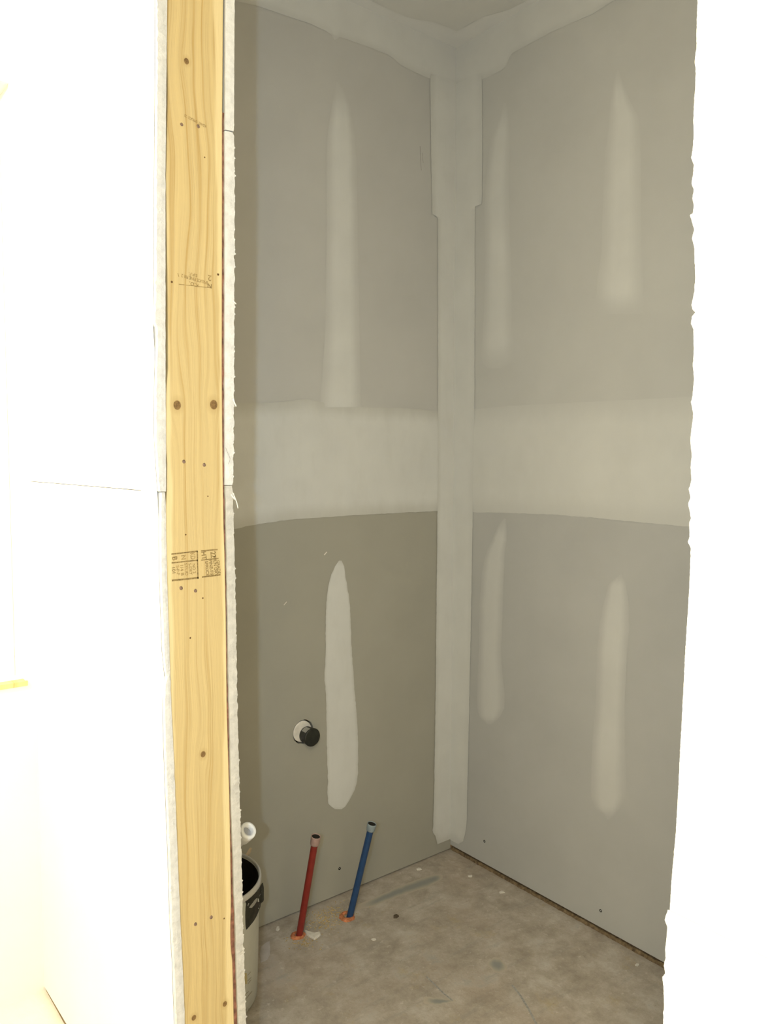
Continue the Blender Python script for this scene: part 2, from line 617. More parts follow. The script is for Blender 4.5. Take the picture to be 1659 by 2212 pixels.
# ------------------------------------------------------------------ back wall of the nook
wb = tag(empty('wall_back', (-0.54, 0, 0)), 'grey drywall back wall of the nook behind the red and blue pipes', 'wall', None, 'structure')
XP = -1.077
box('drywall_panel', (XP, 0, 1.2206), (0.0, .0127, CEIL), M_pap, wb)
hc = PX(654.5, 1580.5, NY, 0)
HR = 0.0325
low = board_with_hole('drywall_panel', (XP, 0.005, 0.0, 1.2194), [(hc.x + HR * math.cos(t * math.pi / 20), hc.z + HR * (1 + .03 * math.sin(t * 1.7)) * math.sin(t * math.pi / 20)) for t in range(40)],
                      (0, .0127, 0), (1, 0, 0), (0, 0, 1), .0127, M_paplow, wb)
tag(low, 'browner lower drywall sheet')
box('sole_plate', (XP, .0135, 0), (0.06, .052, .038), M_plate, wb)
box('leak_block', (XP - .10, .09, 0), (0.14, .105, CEIL), M_plate, wb)  # unseen slab added behind the sheets to keep outside light from leaking in
lathe('gypsum_plug', (hc.x, .0125, hc.z), (0, -1, 0), [(0, .0), (0, HR - .0034), (.009, HR - .0040), (.0108, HR - .0075), (.0098, 0)], M_chip, wb, 36, False)
# tape and compound
A_ = dict(n=NY, d=0, parent=wb, lift=(0, -1, 0))
mud_patch('joint_compound', rows=[(178, 725, 730), (200, 721, 747), (230, 717, 757), (290, 706, 766), (350, 705, 770), (500, 705, 773), (700, 702, 776), (800, 697, 778), (880, 689, 780)],
          mat=M_mud, soft=.3, ends=(.12, 0), lo=.12, seed=1, height=.0021, **A_)
mud_patch('joint_compound', rows=[(1211, 732, 737), (1225, 722, 743), (1245, 714, 746), (1270, 708, 750), (1300, 704.5, 755), (1340, 703, 757), (1400, 703, 759), (1430, 702, 761), (1465, 700, 764), (1500, 704, 766), (1530, 704.5, 769), (1600, 705.5, 773), (1660, 707, 773), (1690, 708, 771), (1710, 707, 764), (1735, 708, 750), (1742, 715, 746), (1748, 724, 738)],
          mat=M_mudlow, soft=.10, ends=(.02, .01), lo=.7, seed=2, **A_)
# taped horizontal seam
mud_patch('joint_compound', rows=[(pj(-1.079, 0, 1.22)[0], pj(-1.079, 0, 1.385)[1], pj(-1.079, 0, 1.066)[1]), (505, 870, 1143), (540, 871, 1135), (600, 869, 1126), (625, 867, 1123), (645, 863, 1121), (660, 862, 1120), (690, 868, 1118), (780, 880, 1112), (850, 881, 1108.5), (900, 883, 1106), (943, 888, 1104), (987, 892, 1103)],
          mat=M_mudlow, soft=.14, ends=(0, 0), lo=.6, seed=3, horiz=True, nz=1.0, height=.0014, **A_)
# taped inside corner
mud_patch('joint_compound', rows=[(150, 931, 987), (180, 928, 987), (300, 930, 987), (466, 933, 987), (468, 943, 987), (472, 945, 987), (880, 945, 987), (1105, 944, 985), (1200, 943, 985), (1500, 940, 978), (1700, 937, 975), (1780, 935, 972), (1797, 933, 972), (1804, 939, 972), (1815, 942, 972), (1823, 944, 960)],
          mat=M_mudlow, soft=.25, ends=(0, .01), lo=.75, seed=4, nz=.8, right=(0, -.0005), height=.0026, rise=.012, **A_)
mud_patch('joint_compound', rows=[(500, 0, 0), (555, 0, 13), (567, 0, 17), (623, 0, 36), (671, 0, 52), (704, 0, 67), (716, 0, 76), (724, 0, 90), (731, 0, 79), (752, 0, 86), (810, 0, 107), (837, 0, 118), (850, 0, 127), (864, 0, 140), (895, 0, 156), (925, 0, 169), (960, 0, 182), (986, 0, 186)],
          mat=M_mud, soft=.2, ends=(0, 0), lo=.5, seed=5, horiz=True, nz=.8, left=(2, CEIL - .0005), **A_)
for (px, py) in ((733, 1876),):
    lathe('drywall_screw', PX(px, py, NY, 0.001), (0, -1, 0), [(0, .0042), (.0014, .0040), (.0010, .0018), (.0004, 0)], M_screw, wb, 12)


def stroke(name, pts, n, d, width, mat, parent, lift, th=.0004):
    """thin flat mark that follows pixel points on a plane"""
    lift = Vector(lift)
    P = [PX(x, y, n, d) for x, y in pts]
    vs, fs = [], []
    for i, p in enumerate(P):
        t = (P[min(i + 1, len(P) - 1)] - P[max(i - 1, 0)]).normalized()
        s = t.cross(lift).normalized() * width / 2
        vs += [p + s + lift * th, p - s + lift * th]
    for i in range(len(P) - 1):
        fs.append([2 * i, 2 * i + 1, 2 * i + 3, 2 * i + 2])
    return mk(name, vs, fs, mat, parent)


stroke('pencil_mark', [(907, 316), (908, 340), (910, 368)], NY, 0, .0012, M_pencil, wb, (0, -1, 0))
stroke('pencil_mark', [(912, 330), (914, 352)], NY, 0, .0010, M_pencil, wb, (0, -1, 0))
stroke('scuff_mark', [(700, 1199), (706, 1192)], NY, 0, .003, M_fray, wb, (0, -1, 0))
stroke('scuff_mark', [(613, 1307), (619, 1300)], NY, 0, .002, M_fray, wb, (0, -1, 0))

# ------------------------------------------------------------------ right wall of the nook
wr = tag(empty('wall_right', (0, -1.6, 0)), 'grey drywall right wall of the nook with a wood plate showing beneath', 'wall', None, 'structure')
box('drywall_panel', (0, -2.44, 1.2206), (.0127, 0, CEIL), M_papb, wr)
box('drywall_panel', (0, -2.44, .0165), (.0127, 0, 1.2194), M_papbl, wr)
box('drywall_panel', (0, -3.4, .013), (.0127, -2.441, CEIL), M_papb, wr)
tag(box('sole_plate', (.0135, -3.4, 0), (.052, .06, .038), M_plate, wr), 'brown wood plate under the sheets')
box('leak_block', (.09, -3.4, 0), (.105, .09, CEIL), M_plate, wr)  # second unseen slab, added against light leaks at the right wall
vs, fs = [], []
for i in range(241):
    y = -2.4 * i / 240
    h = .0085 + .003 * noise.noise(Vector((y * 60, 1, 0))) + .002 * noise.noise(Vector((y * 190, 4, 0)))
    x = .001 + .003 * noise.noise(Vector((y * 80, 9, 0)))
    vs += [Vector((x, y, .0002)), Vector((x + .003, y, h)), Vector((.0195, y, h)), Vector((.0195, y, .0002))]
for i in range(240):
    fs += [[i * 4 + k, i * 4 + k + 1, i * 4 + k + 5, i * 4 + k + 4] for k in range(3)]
tag(mk('dark_strip', vs, fs, M_strip, wr), None, None, None, 'stuff')  # uneven dark brown strip along the slot beneath the sheets
B_ = dict(n=NX, d=0, parent=wr, lift=(-1, 0, 0))
mud_patch('joint_compound', rows=[(222, 1087, 1095), (260, 1078, 1100), (300, 1061, 1103), (340, 1055, 1101), (400, 1049, 1099), (450, 1047, 1100), (500, 1047, 1101), (550, 1049, 1104), (650, 1047, 1106), (700, 1044, 1106), (740, 1042, 1110), (770, 1040, 1110), (785, 1043, 1102), (796, 1055, 1085)],
          mat=M_mudb, soft=.34, ends=(.12, .12), lo=.15, seed=11, **B_)
mud_patch('joint_compound', rows=[(152, 1333, 1337), (180, 1325, 1347), (220, 1320, 1362), (250, 1317, 1378), (280, 1315, 1382), (330, 1307, 1384), (450, 1302, 1386), (550, 1299, 1387), (600, 1291, 1389), (650, 1288, 1390), (678, 1287, 1391)],
          mat=M_mudb, soft=.34, ends=(.12, .10), lo=.15, seed=12, **B_)
mud_patch('joint_compound', rows=[(1120, 1088, 1094), (1135, 1077, 1095), (1160, 1066, 1095), (1195, 1050, 1091), (1240, 1041, 1089), (1300, 1036, 1087), (1400, 1035, 1083), (1450, 1032, 1085), (1500, 1031, 1091), (1530, 1031, 1089), (1550, 1037, 1080), (1565, 1052, 1063)],
          mat=M_mudbl, soft=.3, ends=(.10, .04), lo=.2, seed=13, **B_)
mud_patch('joint_compound', rows=[(1240, 1340, 1346), (1262, 1315, 1352), (1300, 1305, 1358), (1350, 1295, 1360), (1400, 1291, 1356), (1450, 1289, 1353), (1530, 1286, 1350), (1600, 1280, 1350), (1680, 1277, 1353), (1720, 1277, 1353), (1745, 1285, 1340), (1760, 1305, 1328), (1770, 1310, 1318)],
          mat=M_mudbl, soft=.3, ends=(.06, .06), lo=.15, seed=14, **B_)
mud_patch('joint_compound', rows=[(983, 890, 1104), (1025, 884, 1107), (1100, 877, 1108), (1200, 872, 1112), (1300, 867, 1120), (1400, 862, 1130), (1490, 857, 1138), (1560, 852, 1146)],
          mat=M_mudbt, soft=.2, ends=(0, 0), lo=.35, seed=15, horiz=True, height=.0013, **B_)
mud_patch('joint_compound', rows=[(146, 987, 1040), (180, 987, 1042), (300, 987, 1043), (430, 987, 1042), (441, 987, 1041), (443, 987, 1027), (860, 987, 1026), (1107, 985, 1022), (1300, 980, 1019), (1500, 978, 1015), (1700, 975, 1010.6), (1780, 972, 1009), (1803, 972, 1005), (1818, 972, 1001), (1823, 972, 990)],
          mat=M_mudb, soft=.25, ends=(0, .01), lo=.55, seed=16, nz=.8, left=(1, -.0005), height=.0026, rise=.012, **B_)
mud_patch('joint_compound', rows=[(986, 0, 186), (1020, 0, 180), (1043, 0, 171), (1058, 0, 165), (1083, 0, 152), (1098, 0, 140), (1101, 0, 119), (1112, 0, 112), (1148, 0, 93), (1190, 0, 70), (1281, 0, 30), (1317, 0, 7), (1400, 0, -40)],
          mat=M_mudb, soft=.2, ends=(0, 0), lo=.5, seed=17, horiz=True, nz=.8, left=(2, CEIL - .0005), **B_)
for (px, py) in ((1047, 1817), (1298, 1967)):
    lathe('drywall_screw', PX(px, py, NX, 0.001), (-1, 0, 0), [(0, .0042), (.0014, .0040), (.0010, .0018), (.0004, 0)], M_screw, wr, 12)

# ------------------------------------------------------------------ left partition with its cut end
wp = tag(empty('wall_left', (-1.136, -.3, 0)), 'drywall partition with its bare yellow stud end facing out', 'wall', None, 'structure')
XL = -1.195


def zpx(y, x=424):
    return stud_px(x, y).z


def board_end(name, inner, outer, y0, y1, far_in, far_out, yfar, mat_edge, mat_face, parent, jag=1.0, lip=1.0, seed=0.0, side=-1, dz=.0035, foot=0.0):
    """drywall sheet seen end on: inner/outer = (pixel y, pixel x) of the cut edge; torn paper at the outer lip"""
    za, zb = zpx(y1), zpx(y0)
    if y0 <= -50:
        zb = CEIL
    if y1 >= 2300:
        za = foot
    cnt = int((zb - za) / dz)
    vs, fs, mats = [], [], []
    for i in range(cnt + 1):
        z = za + (zb - za) * i / cnt
        # pixel row of this height
        d = Vector((SX0, YS, z)) - CP
        py = H / 2 - F * d.dot(up) / d.dot(fw)
        xi = stud_px(interp(inner, py), py).x
        xo = stud_px(interp(outer, py), py).x
        j = jag * (.0011 * noise.noise(Vector((z * 90, seed, 0))) + .0016 * max(0, noise.noise(Vector((z * 260, seed, 5))) - .12) * 2.2)
        ji = .0006 * noise.noise(Vector((z * 60, seed, 9)))
        dy = .0012 * noise.noise(Vector((z * 130, seed, 3)))
        vs += [Vector((xi + ji, YS + .0005, z)), Vector(((xi + xo) / 2, YS + dy - .0008, z)), Vector((xo + side * j * lip, YS + dy * .5 - .001, z)),
               Vector((xo, YS + .006, z)), Vector((far_out, yfar, z)), Vector((far_in, yfar, z))]
    for i in range(cnt):
        a, b = i * 6, (i + 1) * 6
        for k in range(6):
            k2 = (k + 1) % 6
            fs.append([a + k, a + k2, b + k2, b + k])
            mats.append(0 if k in (0, 1, 2) else 1)
    fs.append([0, 1, 2, 3, 4, 5])
    mats.append(0)
    e = cnt * 6
    fs.append([e + k for k in range(6)])
    mats.append(0)
    o = mk(name, vs, fs, mat_edge, parent)
    o.data.materials.append(mat_face)
    for p, mi in zip(o.data.polygons, mats):
        p.material_index = mi
    return o


stud_l = [(-300, 366), (0, 364), (100, 363), (200, 365), (270, 364), (400, 361), (600, 364), (800, 365.5), (850, 361), (950, 360), (1000, 363.5), (1060, 363), (1100, 359.5), (1200, 361), (1300, 364), (1390, 367), (1510, 371), (1580, 374.5), (1655, 378), (1760, 382), (1860, 386), (2000, 392), (2120, 398), (2212, 401), (2800, 430)]
stud_r = [(-300, 488), (0, 484), (250, 482), (400, 482), (800, 481.5), (1000, 483), (1150, 485.5), (1200, 487.5), (1330, 490), (1550, 492.5), (1740, 498), (1850, 500), (1970, 501.5), (2000, 501), (2030, 500), (2075, 501), (2090, 504), (2150, 506), (2212, 507), (2800, 528)]
# the stud: front face traced along both edges, 38 mm deep
vs, fs = [], []
rows_ = list(range(-260, 2780, 20))
zs = []
for y in rows_:
    a, b = stud_px(interp(stud_l, y), y), stud_px(interp(stud_r, y), y)
    z = min(CEIL, max(0, (a.z + b.z) / 2))
    ez = .0015
    vs += [Vector((a.x, YS + .002 + ez, z)), Vector((a.x + ez, YS + .002, z)), Vector((b.x - ez, YS + .002, z)), Vector((b.x, YS + .002 + ez, z)), Vector((b.x, YS + .040, z)), Vector((a.x, YS + .040, z))]
for i in range(len(rows_) - 1):
    a, b = i * 6, i * 6 + 6
    for k in range(6):
        fs.append([a + k, a + (k + 1) % 6, b + (k + 1) % 6, b + k])
fs += [list(range(6)), [(len(rows_) - 1) * 6 + k for k in range(6)]]
stud = tag(mk('stud', vs, fs, M_stud, wp), 'yellow knotty softwood stud closing the partition')
# sheets on both faces
lo_out = [(-300, 342), (0, 340), (150, 340.5), (400, 338.5), (600, 338), (690, 336), (705, 334), (715, 340), (740, 341), (850, 338), (950, 338), (1000, 341), (1055, 345), (1062, 346)]
lo_in = [(-300, 362), (0, 362), (200, 360), (400, 358), (800, 358), (1000, 359), (1062, 359)]
board_end('drywall_panel', lo_in, lo_out, -60, 1060, XL + .0127, XL, .097, M_gyp, M_cream, wp, 1.0, 1.0, 1.0, -1)
lo_out2 = [(1060, 349), (1150, 348), (1240, 349), (1320, 352), (1400, 355), (1440, 359), (1450, 361), (1470, 357), (1510, 356), (1600, 358), (1730, 363), (1870, 368.5), (1970, 371), (2050, 376), (2212, 382), (2800, 402)]
lo_in2 = [(1060, 357), (1100, 358.5), (1200, 360), (1300, 363), (1390, 366), (1510, 370), (1580, 373.5), (1655, 377), (1760, 381), (1860, 385), (2000, 391), (2120, 397), (2212, 400), (2800, 429)]
board_end('drywall_panel', lo_in2, lo_out2, 1061.5, 2900, XL + .0127, XL, .097, M_gyp, M_cream, wp, .5, 1.0, 2.0, -1, foot=.010)
ro_in = [(-300, 490), (0, 487), (255, 486.5), (263, 486), (400, 486), (800, 486), (1048, 486.5)]
ro_out = [(-300, 508), (0, 505.5), (255, 504.5), (262, 502), (268, 505), (400, 506), (800, 505), (960, 504), (1000, 503.5), (1048, 502)]
board_end('drywall_panel', ro_in, ro_out, -60, 261.5, XP - .0127, XP, -.001, M_gyp, M_pap, wp, .5, 1.0, 3.0, 1)
board_end('drywall_panel', ro_in, ro_out, 264.5, 1049, XP - .0127, XP, -.001, M_gyp, M_pap, wp, 1.9, 1.0, 4.0, 1, dz=.0022)
ro_in2 = [(1050, 487), (1200, 490), (1330, 492), (1500, 494.5), (1570, 496.5), (1770, 500), (1880, 504.5), (1960, 506), (2000, 508.5), (2110, 511), (2212, 514), (2800, 536)]
ro_out2 = [(1050, 501), (1100, 503), (1200, 506), (1280, 508), (1460, 511), (1570, 513), (1770, 518), (1870, 521), (1960, 523.5), (2010, 523.5), (2110, 527), (2212, 530), (2800, 552)]
tag(board_end('drywall_panel', ro_in2, ro_out2, 1050.5, 2900, XP - .0127, XP, -.001, M_gypgrey, M_paplow, wp, 1.7, 1.0, 5.0, 1, dz=.0022), 'greyer lower sheet edge')
# brown backing paper showing in the slot between the stud and the right sheets
vs, fs = [], []
rows_ = list(range(240, 2760, 12))
for y in rows_:
    a = stud_px(interp(stud_r, y) - 1.5, y)
    b = stud_px(interp(ro_in, y) if y < 1049 else interp(ro_in2, y), y)
    yy = YS + .0045 + .0012 * noise.noise(Vector((a.z * 40, 3, 3)))
    vs += [Vector((a.x, yy, a.z)), Vector((b.x + .001, yy, a.z)), Vector((b.x + .001, yy + .03, a.z)), Vector((a.x, yy + .03, a.z))]
for i in range(len(rows_) - 1):
    fs += [[i * 4 + k, i * 4 + (k + 1) % 4, i * 4 + 4 + (k + 1) % 4, i * 4 + 4 + k] for k in range(4)]
fs += [[0, 1, 2, 3], [len(vs) - 4 + k for k in range(4)]]
mk('backing_paper', vs, fs, M_brown, wp)
# framing hidden inside, and the plate on the floor
box('sole_plate', (XL + .0135, YS + .042, 0), (XP - .0135, .09, .038), M_plate, wp)
tag(box('dark_strip', (XL + .003, YS + .05, 0), (XL + .0125, .094, .0098), M_strip, wp), None, None, None, 'stuff')  # dark strip put in for the shade of the gap under the sheet
box('top_plate', (XL + .0135, YS + .042, CEIL - .038), (XP - .0135, .09, CEIL), M_plate, wp)
# torn paper threads at the sheet joint
stroke('paper_fray', [(502, 1064), (506, 1072), (511, 1085), (514, 1098)], NY, YS - .001, .0016, M_fray, wp, (0, -1, 0))
stroke('paper_fray', [(499, 1068), (507, 1079)], NY, YS - .001, .0022, M_fray, wp, (0, -1, 0))
stroke('paper_fray', [(503, 862), (507, 872), (510, 878)], NY, YS - .001, .0022, M_fray, wp, (0, -1, 0))
stroke('paper_fray', [(503, 650), (510, 657)], NY, YS - .001, .0018, M_fray, wp, (0, -1, 0))
stroke('pencil_mark', [(487, 967), (497, 991), (493, 1003)], NY, YS - .0025, .0006, M_pencil, wp, (0, -1, 0))

# corner compound strip on the left face of the partition
F_ = dict(n=NX, d=XL, parent=wp, lift=(-1, 0, 0))
zc = 0.0
vs, fs, cov = [], [], []
for i in range(61):
    z = CEIL * i / 60
    d = Vector((SX0, YS, z)) - CP
    py = H / 2 - F * d.dot(up) / d.dot(fw)
    xo = stud_px(interp(lo_out if py < 1060 else lo_out2, py), py).x
    for k, (yy, c) in enumerate(((YS + .008, 1), (YS + .05, 1), (YS + .064, .9), (YS + .074, .45))):
        t = (yy - YS - .006) / (.094 - YS - .006)
        vs.append(Vector((xo + (XL - xo) * t - .0004 - .0007 * c, yy, z)))
        cov.append(c)
for i in range(60):
    for k in range(3):
        fs.append([i * 4 + k, i * 4 + k + 1, i * 4 + k + 5, i * 4 + k + 4])
mk('joint_compound', vs, fs, M_creammud, wp, True, cov)

# nails, pin holes and inked grade marks of the stud
YF = YS + .002


def on_stud(px, py, dy=0.0):
    return PX(px, py, NY, YF - dy)


for (px, py, r) in ((392, 269, .0026), (428, 273, .0028), (397, 997, .0030), (441, 1004, .0030), (391, 1270, .0031), (422, 1276, .0029), (422, 1996, .0030), (456, 1981, .0030)):
    lathe('nail', on_stud(px, py, -.0005), (.25, -1, .15), [(0, r), (.0011, r * .95), (.0013, r * .6), (.0009, 0)], M_nail, stud, 12)
for (px, py, r) in ((442, 340, .0012), (449, 1072, .0012), (401, 1155, .0013), (438, 1292, .0014), (411, 1378, .0015), (484, 1984, .0014), (371, 609, .0018), (471, 593, .0019)):
    lathe('nail_hole', on_stud(px, py, -.0002), (0, -1, 0), [(0, r), (.0004, r * .9), (.0002, 0)], M_pin, stud, 10)


def words(name, txt, px, py, ang, hpx, mat, parent, squeeze=1.0):
    """flat printed lettering on the stud face; (px,py) = centre, ang = reading direction in the picture plane"""
    cu = bpy.data.curves.new('tmp', 'FONT')
    cu.body = txt
    cu.align_x = 'CENTER'
    cu.align_y = 'CENTER'
    cu.size = 1.0
    cu.offset = .022
    to = bpy.data.objects.new('tmp', cu)
    COL.objects.link(to)
    dg = bpy.context.evaluated_depsgraph_get()
    me = bpy.data.meshes.new_from_object(to.evaluated_get(dg))
    sc = hpx / F * 1.25 * 1.38
    c = on_stud(px, py, .0003)
    ca, sa = math.cos(ang), math.sin(ang)
    vs = []
    for v in me.vertices:
        x, y = v.co.x * sc * squeeze, v.co.y * sc
        vs.append(c + Vector((x * ca - y * sa, 0, x * sa + y * ca)))
    fs = [list(p.vertices) for p in me.polygons]
    bpy.data.objects.remove(to)
    bpy.data.curves.remove(cu)
    bpy.data.meshes.remove(me)
    return mk(name, vs, fs, mat, parent)


def bar(name, a, b, w, mat):
    return stroke(name, [a, b], NY, YF, w, mat, stud, (0, -1, 0), .0003)


# faint stamp near the top, stamp upside down, large boxed stamp turned on its side
words('grade_stamp', 'KD-HT  SPRUCE  22', 422, 261, math.radians(180 - 12), 5.5, M_stampl, stud, .75)
words('grade_stamp', 'S.P.F.', 417, 593, math.radians(180 - 6), 6, M_stampl, stud, 1.15)
words('grade_stamp', 'SPRUCE PINE FIR 2', 421, 603, math.radians(180 - 7), 6.5, M_stampl, stud, .82)
words('grade_stamp', '2', 453, 600, math.radians(180 - 6), 12, M_stampl, stud)
words('grade_stamp', 'K.D.', 419, 614, math.radians(180 - 6), 7, M_stampl, stud, 1.2)
words('grade_stamp', 'N', 453, 617, math.radians(180 - 6), 9, M_stamp, stud, 1.1)
bar('grade_stamp', (386, 614), (457, 622), .0010, M_stampl)
bar('grade_stamp', (384, 590), (386, 598), .0010, M_stampl)
for a, b, w in (((370, 1197), (427, 1190.5), .0021), ((370.5, 1216), (427, 1210), .0020), ((371, 1254), (429, 1248), .0026), ((426, 1190), (427.5, 1250), .0019),
                ((434, 1190), (470, 1187), .0021), ((434, 1210), (472, 1206), .0016), ((436, 1246.5), (476, 1241.5), .0024)):
    bar('grade_stamp', a, b, w, M_stamp)
R9 = math.radians(-90 + 5)
for (t, x, y, h, m_, sq) in (('B', 377, 1206, 11, M_stamp, 1.0), ('N', 396, 1204, 11, M_stampl, .9), ('KD', 416, 1201, 11, M_stampl, .7),
                             ('101', 375, 1232, 7, M_stamp, 1.1), ('S-P-F', 384, 1232, 6.5, M_stampl, 1.1), ('1/4 B', 393, 1231, 7, M_stampl, 1.2), ('STUD', 402, 1230, 6.5, M_stampl, 1.2), ('S-DRY', 411, 1229, 6.5, M_stampl, 1.0), ('NO 2', 419, 1228, 6.5, M_stampl, 1.0),
                             ('HT', 440, 1200, 11, M_stamp, .9), ('22', 460, 1198, 12, M_stamp, .8),
                             ('SPRUCE', 447, 1228, 7, M_stamp, .95), ('PINE-FIR', 456, 1227, 7.5, M_stamp, .95), ('KILN DRY', 465, 1223, 7.5, M_stamp, .95), ('GRADE', 472, 1225, 7, M_stamp, .95)):
    words('grade_stamp', t, x, y, R9, h, m_, stud, sq)

# ------------------------------------------------------------------ near white partition on the right
XN = -0.60
wf = tag(empty('wall_front', (XN + .05, -2.2, 0)), 'near white wall on the right with a torn drywall edge', 'wall', None, 'structure')
edge = [(-200, 1509), (0, 1507), (60, 1505), (100, 1505), (133, 1501), (150, 1503), (190, 1502), (235, 1499), (260, 1498), (290, 1499), (325, 1496.5), (340, 1493), (357, 1499), (380, 1497), (396, 1494), (410, 1499), (428, 1496), (445, 1499), (461, 1497), (464, 1490.6), (480, 1495), (495, 1500), (515, 1495), (535, 1500), (560, 1500.6), (600, 1502.3), (630, 1500), (660, 1494), (668, 1496), (675, 1502), (685, 1494.6), (700, 1493), (710, 1498), (760, 1499), (790, 1497), (820, 1499.4), (860, 1495.6), (868, 1492.4), (895, 1498), (950, 1491.5), (985, 1494.6), (1010, 1492), (1035, 1494), (1050, 1491), (1057, 1488), (1075, 1492), (1088, 1487), (1120, 1493), (1127, 1489), (1160, 1490), (1170, 1486), (1183, 1492.4), (1250, 1490), (1300, 1487.6), (1400, 1481), (1500, 1476), (1600, 1470.6), (1700, 1465.7), (1800, 1460), (1900, 1451), (1966, 1447)]
edge2 = [(1967, 1442), (1977, 1439), (1987, 1436), (2003, 1442), (2025, 1440), (2050, 1437), (2068, 1438), (2085, 1434), (2103, 1437), (2110, 1431), (2140, 1434), (2180, 1434.7), (2185, 1432.7), (2212, 1433), (2500, 1424)]


def torn_sheet(name, tab, za, zb, mat, parent, rough):
    d = XN
    pts = []
    ys = sorted(set([t[0] for t in tab] + list(range(int(tab[0][0]), int(tab[-1][0]), 3))))
    raw = []
    for y in ys:
        x = interp(tab, y) + rough * (1.1 * noise.noise(Vector((y * .21, 2.2, 0))) + .6 * noise.noise(Vector((y * .55, 4.2, 0))))
        p = PX(x, y, NX, d)
        raw.append(p)
    raw = [p for p in raw if za <= p.z <= zb]
    raw = [Vector((d, raw[0].y, zb))] + raw + [Vector((d, raw[-1].y, za))]
    vs, fs = [], []
    for i, p in enumerate(raw):
        ybk = p.y - .004 - .003 * (1 + noise.noise(Vector((p.z * 70, 8, 1))))
        vs += [Vector((d, -3.4, p.z)), Vector((d, p.y - .012, p.z)), Vector((d - .0004, p.y, p.z)), Vector((d + .004, ybk, p.z)), Vector((d + .0127, ybk - .004, p.z)), Vector((d + .0127, -3.4, p.z))]
    for i in range(len(raw) - 1):
        a, b = i * 6, i * 6 + 6
        for k in range(6):
            fs.append([a + k, a + (k + 1) % 6, b + (k + 1) % 6, b + k])
    fs += [list(range(6)), [(len(raw) - 1) * 6 + k for k in range(6)]]
    return mk(name, vs, fs, mat, parent)


zsp = PX(1447, 1966.5, NX, XN).z
torn_sheet('drywall_panel', edge, zsp + .0003, CEIL, M_white, wf, 1.0)
torn_sheet('drywall_panel', edge2, 0.005, zsp - .0003, M_white, wf, .7)
ye = PX(1470, 1600, NX, XN).y - .06
box('stud', (XN + .0135, ye - .04, .039), (XN + .0135 + .089, ye, CEIL - .039), M_stud, wf)
box('sole_plate', (XN + .0135, -3.4, 0), (XN + .0135 + .089, ye, .038), M_plate, wf)
box('top_plate', (XN + .0135, -3.4, CEIL - .038), (XN + .0135 + .089, ye, CEIL), M_plate, wf)
box('drywall_panel', (XN + .1035, -3.4, .01), (XN + .1162, ye + .01, CEIL), M_papb, wf)

# ------------------------------------------------------------------ the rest of the room around the camera
YW = .095
WX0, WX1, WZ0, WZ1 = -2.75, -1.217, .725, 2.026
wfar = tag(empty('wall_far_left', (-2.4, YW, 0)), 'bright wall left of the stud with a window in it', 'wall', None, 'structure')
board_with_hole('drywall_panel', (-3.7, 0, XL + .05, CEIL), [(WX0, WZ0), (WX1, WZ0), (WX1, WZ1), (WX0, WZ1)], (0, YW + .13, 0), (1, 0, 0), (0, 0, 1), .13, M_cream, wfar)
wl_ = tag(empty('wall_side', (-3.7, -1.6, 0)), 'plain white side wall of the outer room', 'wall', None, 'structure')
box('drywall_panel', (-3.73, -3.4, 0), (-3.7, YW + .13, CEIL), M_white, wl_)
wre = tag(empty('wall_rear', (-1.8, -3.4, 0)), 'plain white rear wall of the outer room', 'wall', None, 'structure')
box('drywall_panel', (-3.73, -3.43, 0), (.1, -3.4, CEIL), M_white, wre)
# window
win = tag(empty('window_1', ((WX0 + WX1) / 2, YW, WZ0)), 'window opening with rough wood sill at the far left', 'window', None, 'structure')
tag(box('sill_strip', (WX0, YW - .004, WZ0 - .004), (WX1 + .004, YW + .022, WZ0 + .007), M_sillw, win, .001), 'bare yellow wood sill strip')
tag(box('header_strip', (WX0, YW - .004, WZ1 - .008), (WX1 - .02, YW + .030, WZ1 + .004), M_sillw, win, .001), 'bare wood strip under the head')
fr = box('window_frame', (WX0, YW + .088, WZ0 - .001), (WX0 + .05, YW + .128, WZ1 + .001), M_vinyl, win, .003)
box('window_frame', (WX1 - .05, YW + .088, WZ0 - .001), (WX1, YW + .128, WZ1 + .001), M_vinyl, win, .003)
box('window_frame', (WX0 + .05, YW + .088, WZ0 - .001), (WX1 - .05, YW + .128, WZ0 + .057), M_vinyl, win, .003)
box('window_frame', (WX0 + .05, YW + .088, WZ1 - .058), (WX1 - .05, YW + .128, WZ1 + .001), M_vinyl, win, .003)
mg, nt, b = newmat('window_glass')
b.inputs['Transmission Weight'].default_value = 1.0
b.inputs['Roughness'].default_value = 0.0
b.inputs['IOR'].default_value = 1.01
nt.links.new(ramp(nt, noise_(nt, 2), [(0, (.98, .99, .99)), (1, (1, 1, 1))]), b.inputs['Base Color'])
box('glass_pane', (WX0 + .05, YW + .106, WZ0 + .057), (WX1 - .05, YW + .110, WZ1 - .058), mg, win)

# ------------------------------------------------------------------ water pipes
def supply_pipe(name, fpx, tpx, hcol, mat, matc, label):
    b0 = PX(*fpx, NZ, 0)
    t0 = PX(*tpx, NY, b0.y - .055)
    root = tag(empty(name, b0), label, 'pipe')
    ax = t0 - b0
    L = ax.length
    R = .0087
    bot = -ax.normalized() * .0
    lathe('pipe_tube', b0, ax, [(0, R), (L * .5, R), (L - .008, R)], mat, root, 24)
    lathe('pipe_ring', b0 + ax * ((L - hcol) / L), ax, [(0, R * .98), (.0, .0108), (.003, .0118), (hcol - .002, .0124), (hcol, .0121), (hcol, .0107), (hcol - .004, .0105)], matc, root, 24)
    lathe('pipe_bore', b0 + ax * ((L - .0018) / L), ax, [(0, .0106), (.0004, 0.0)], M_hole, root, 24)
    return root, b0


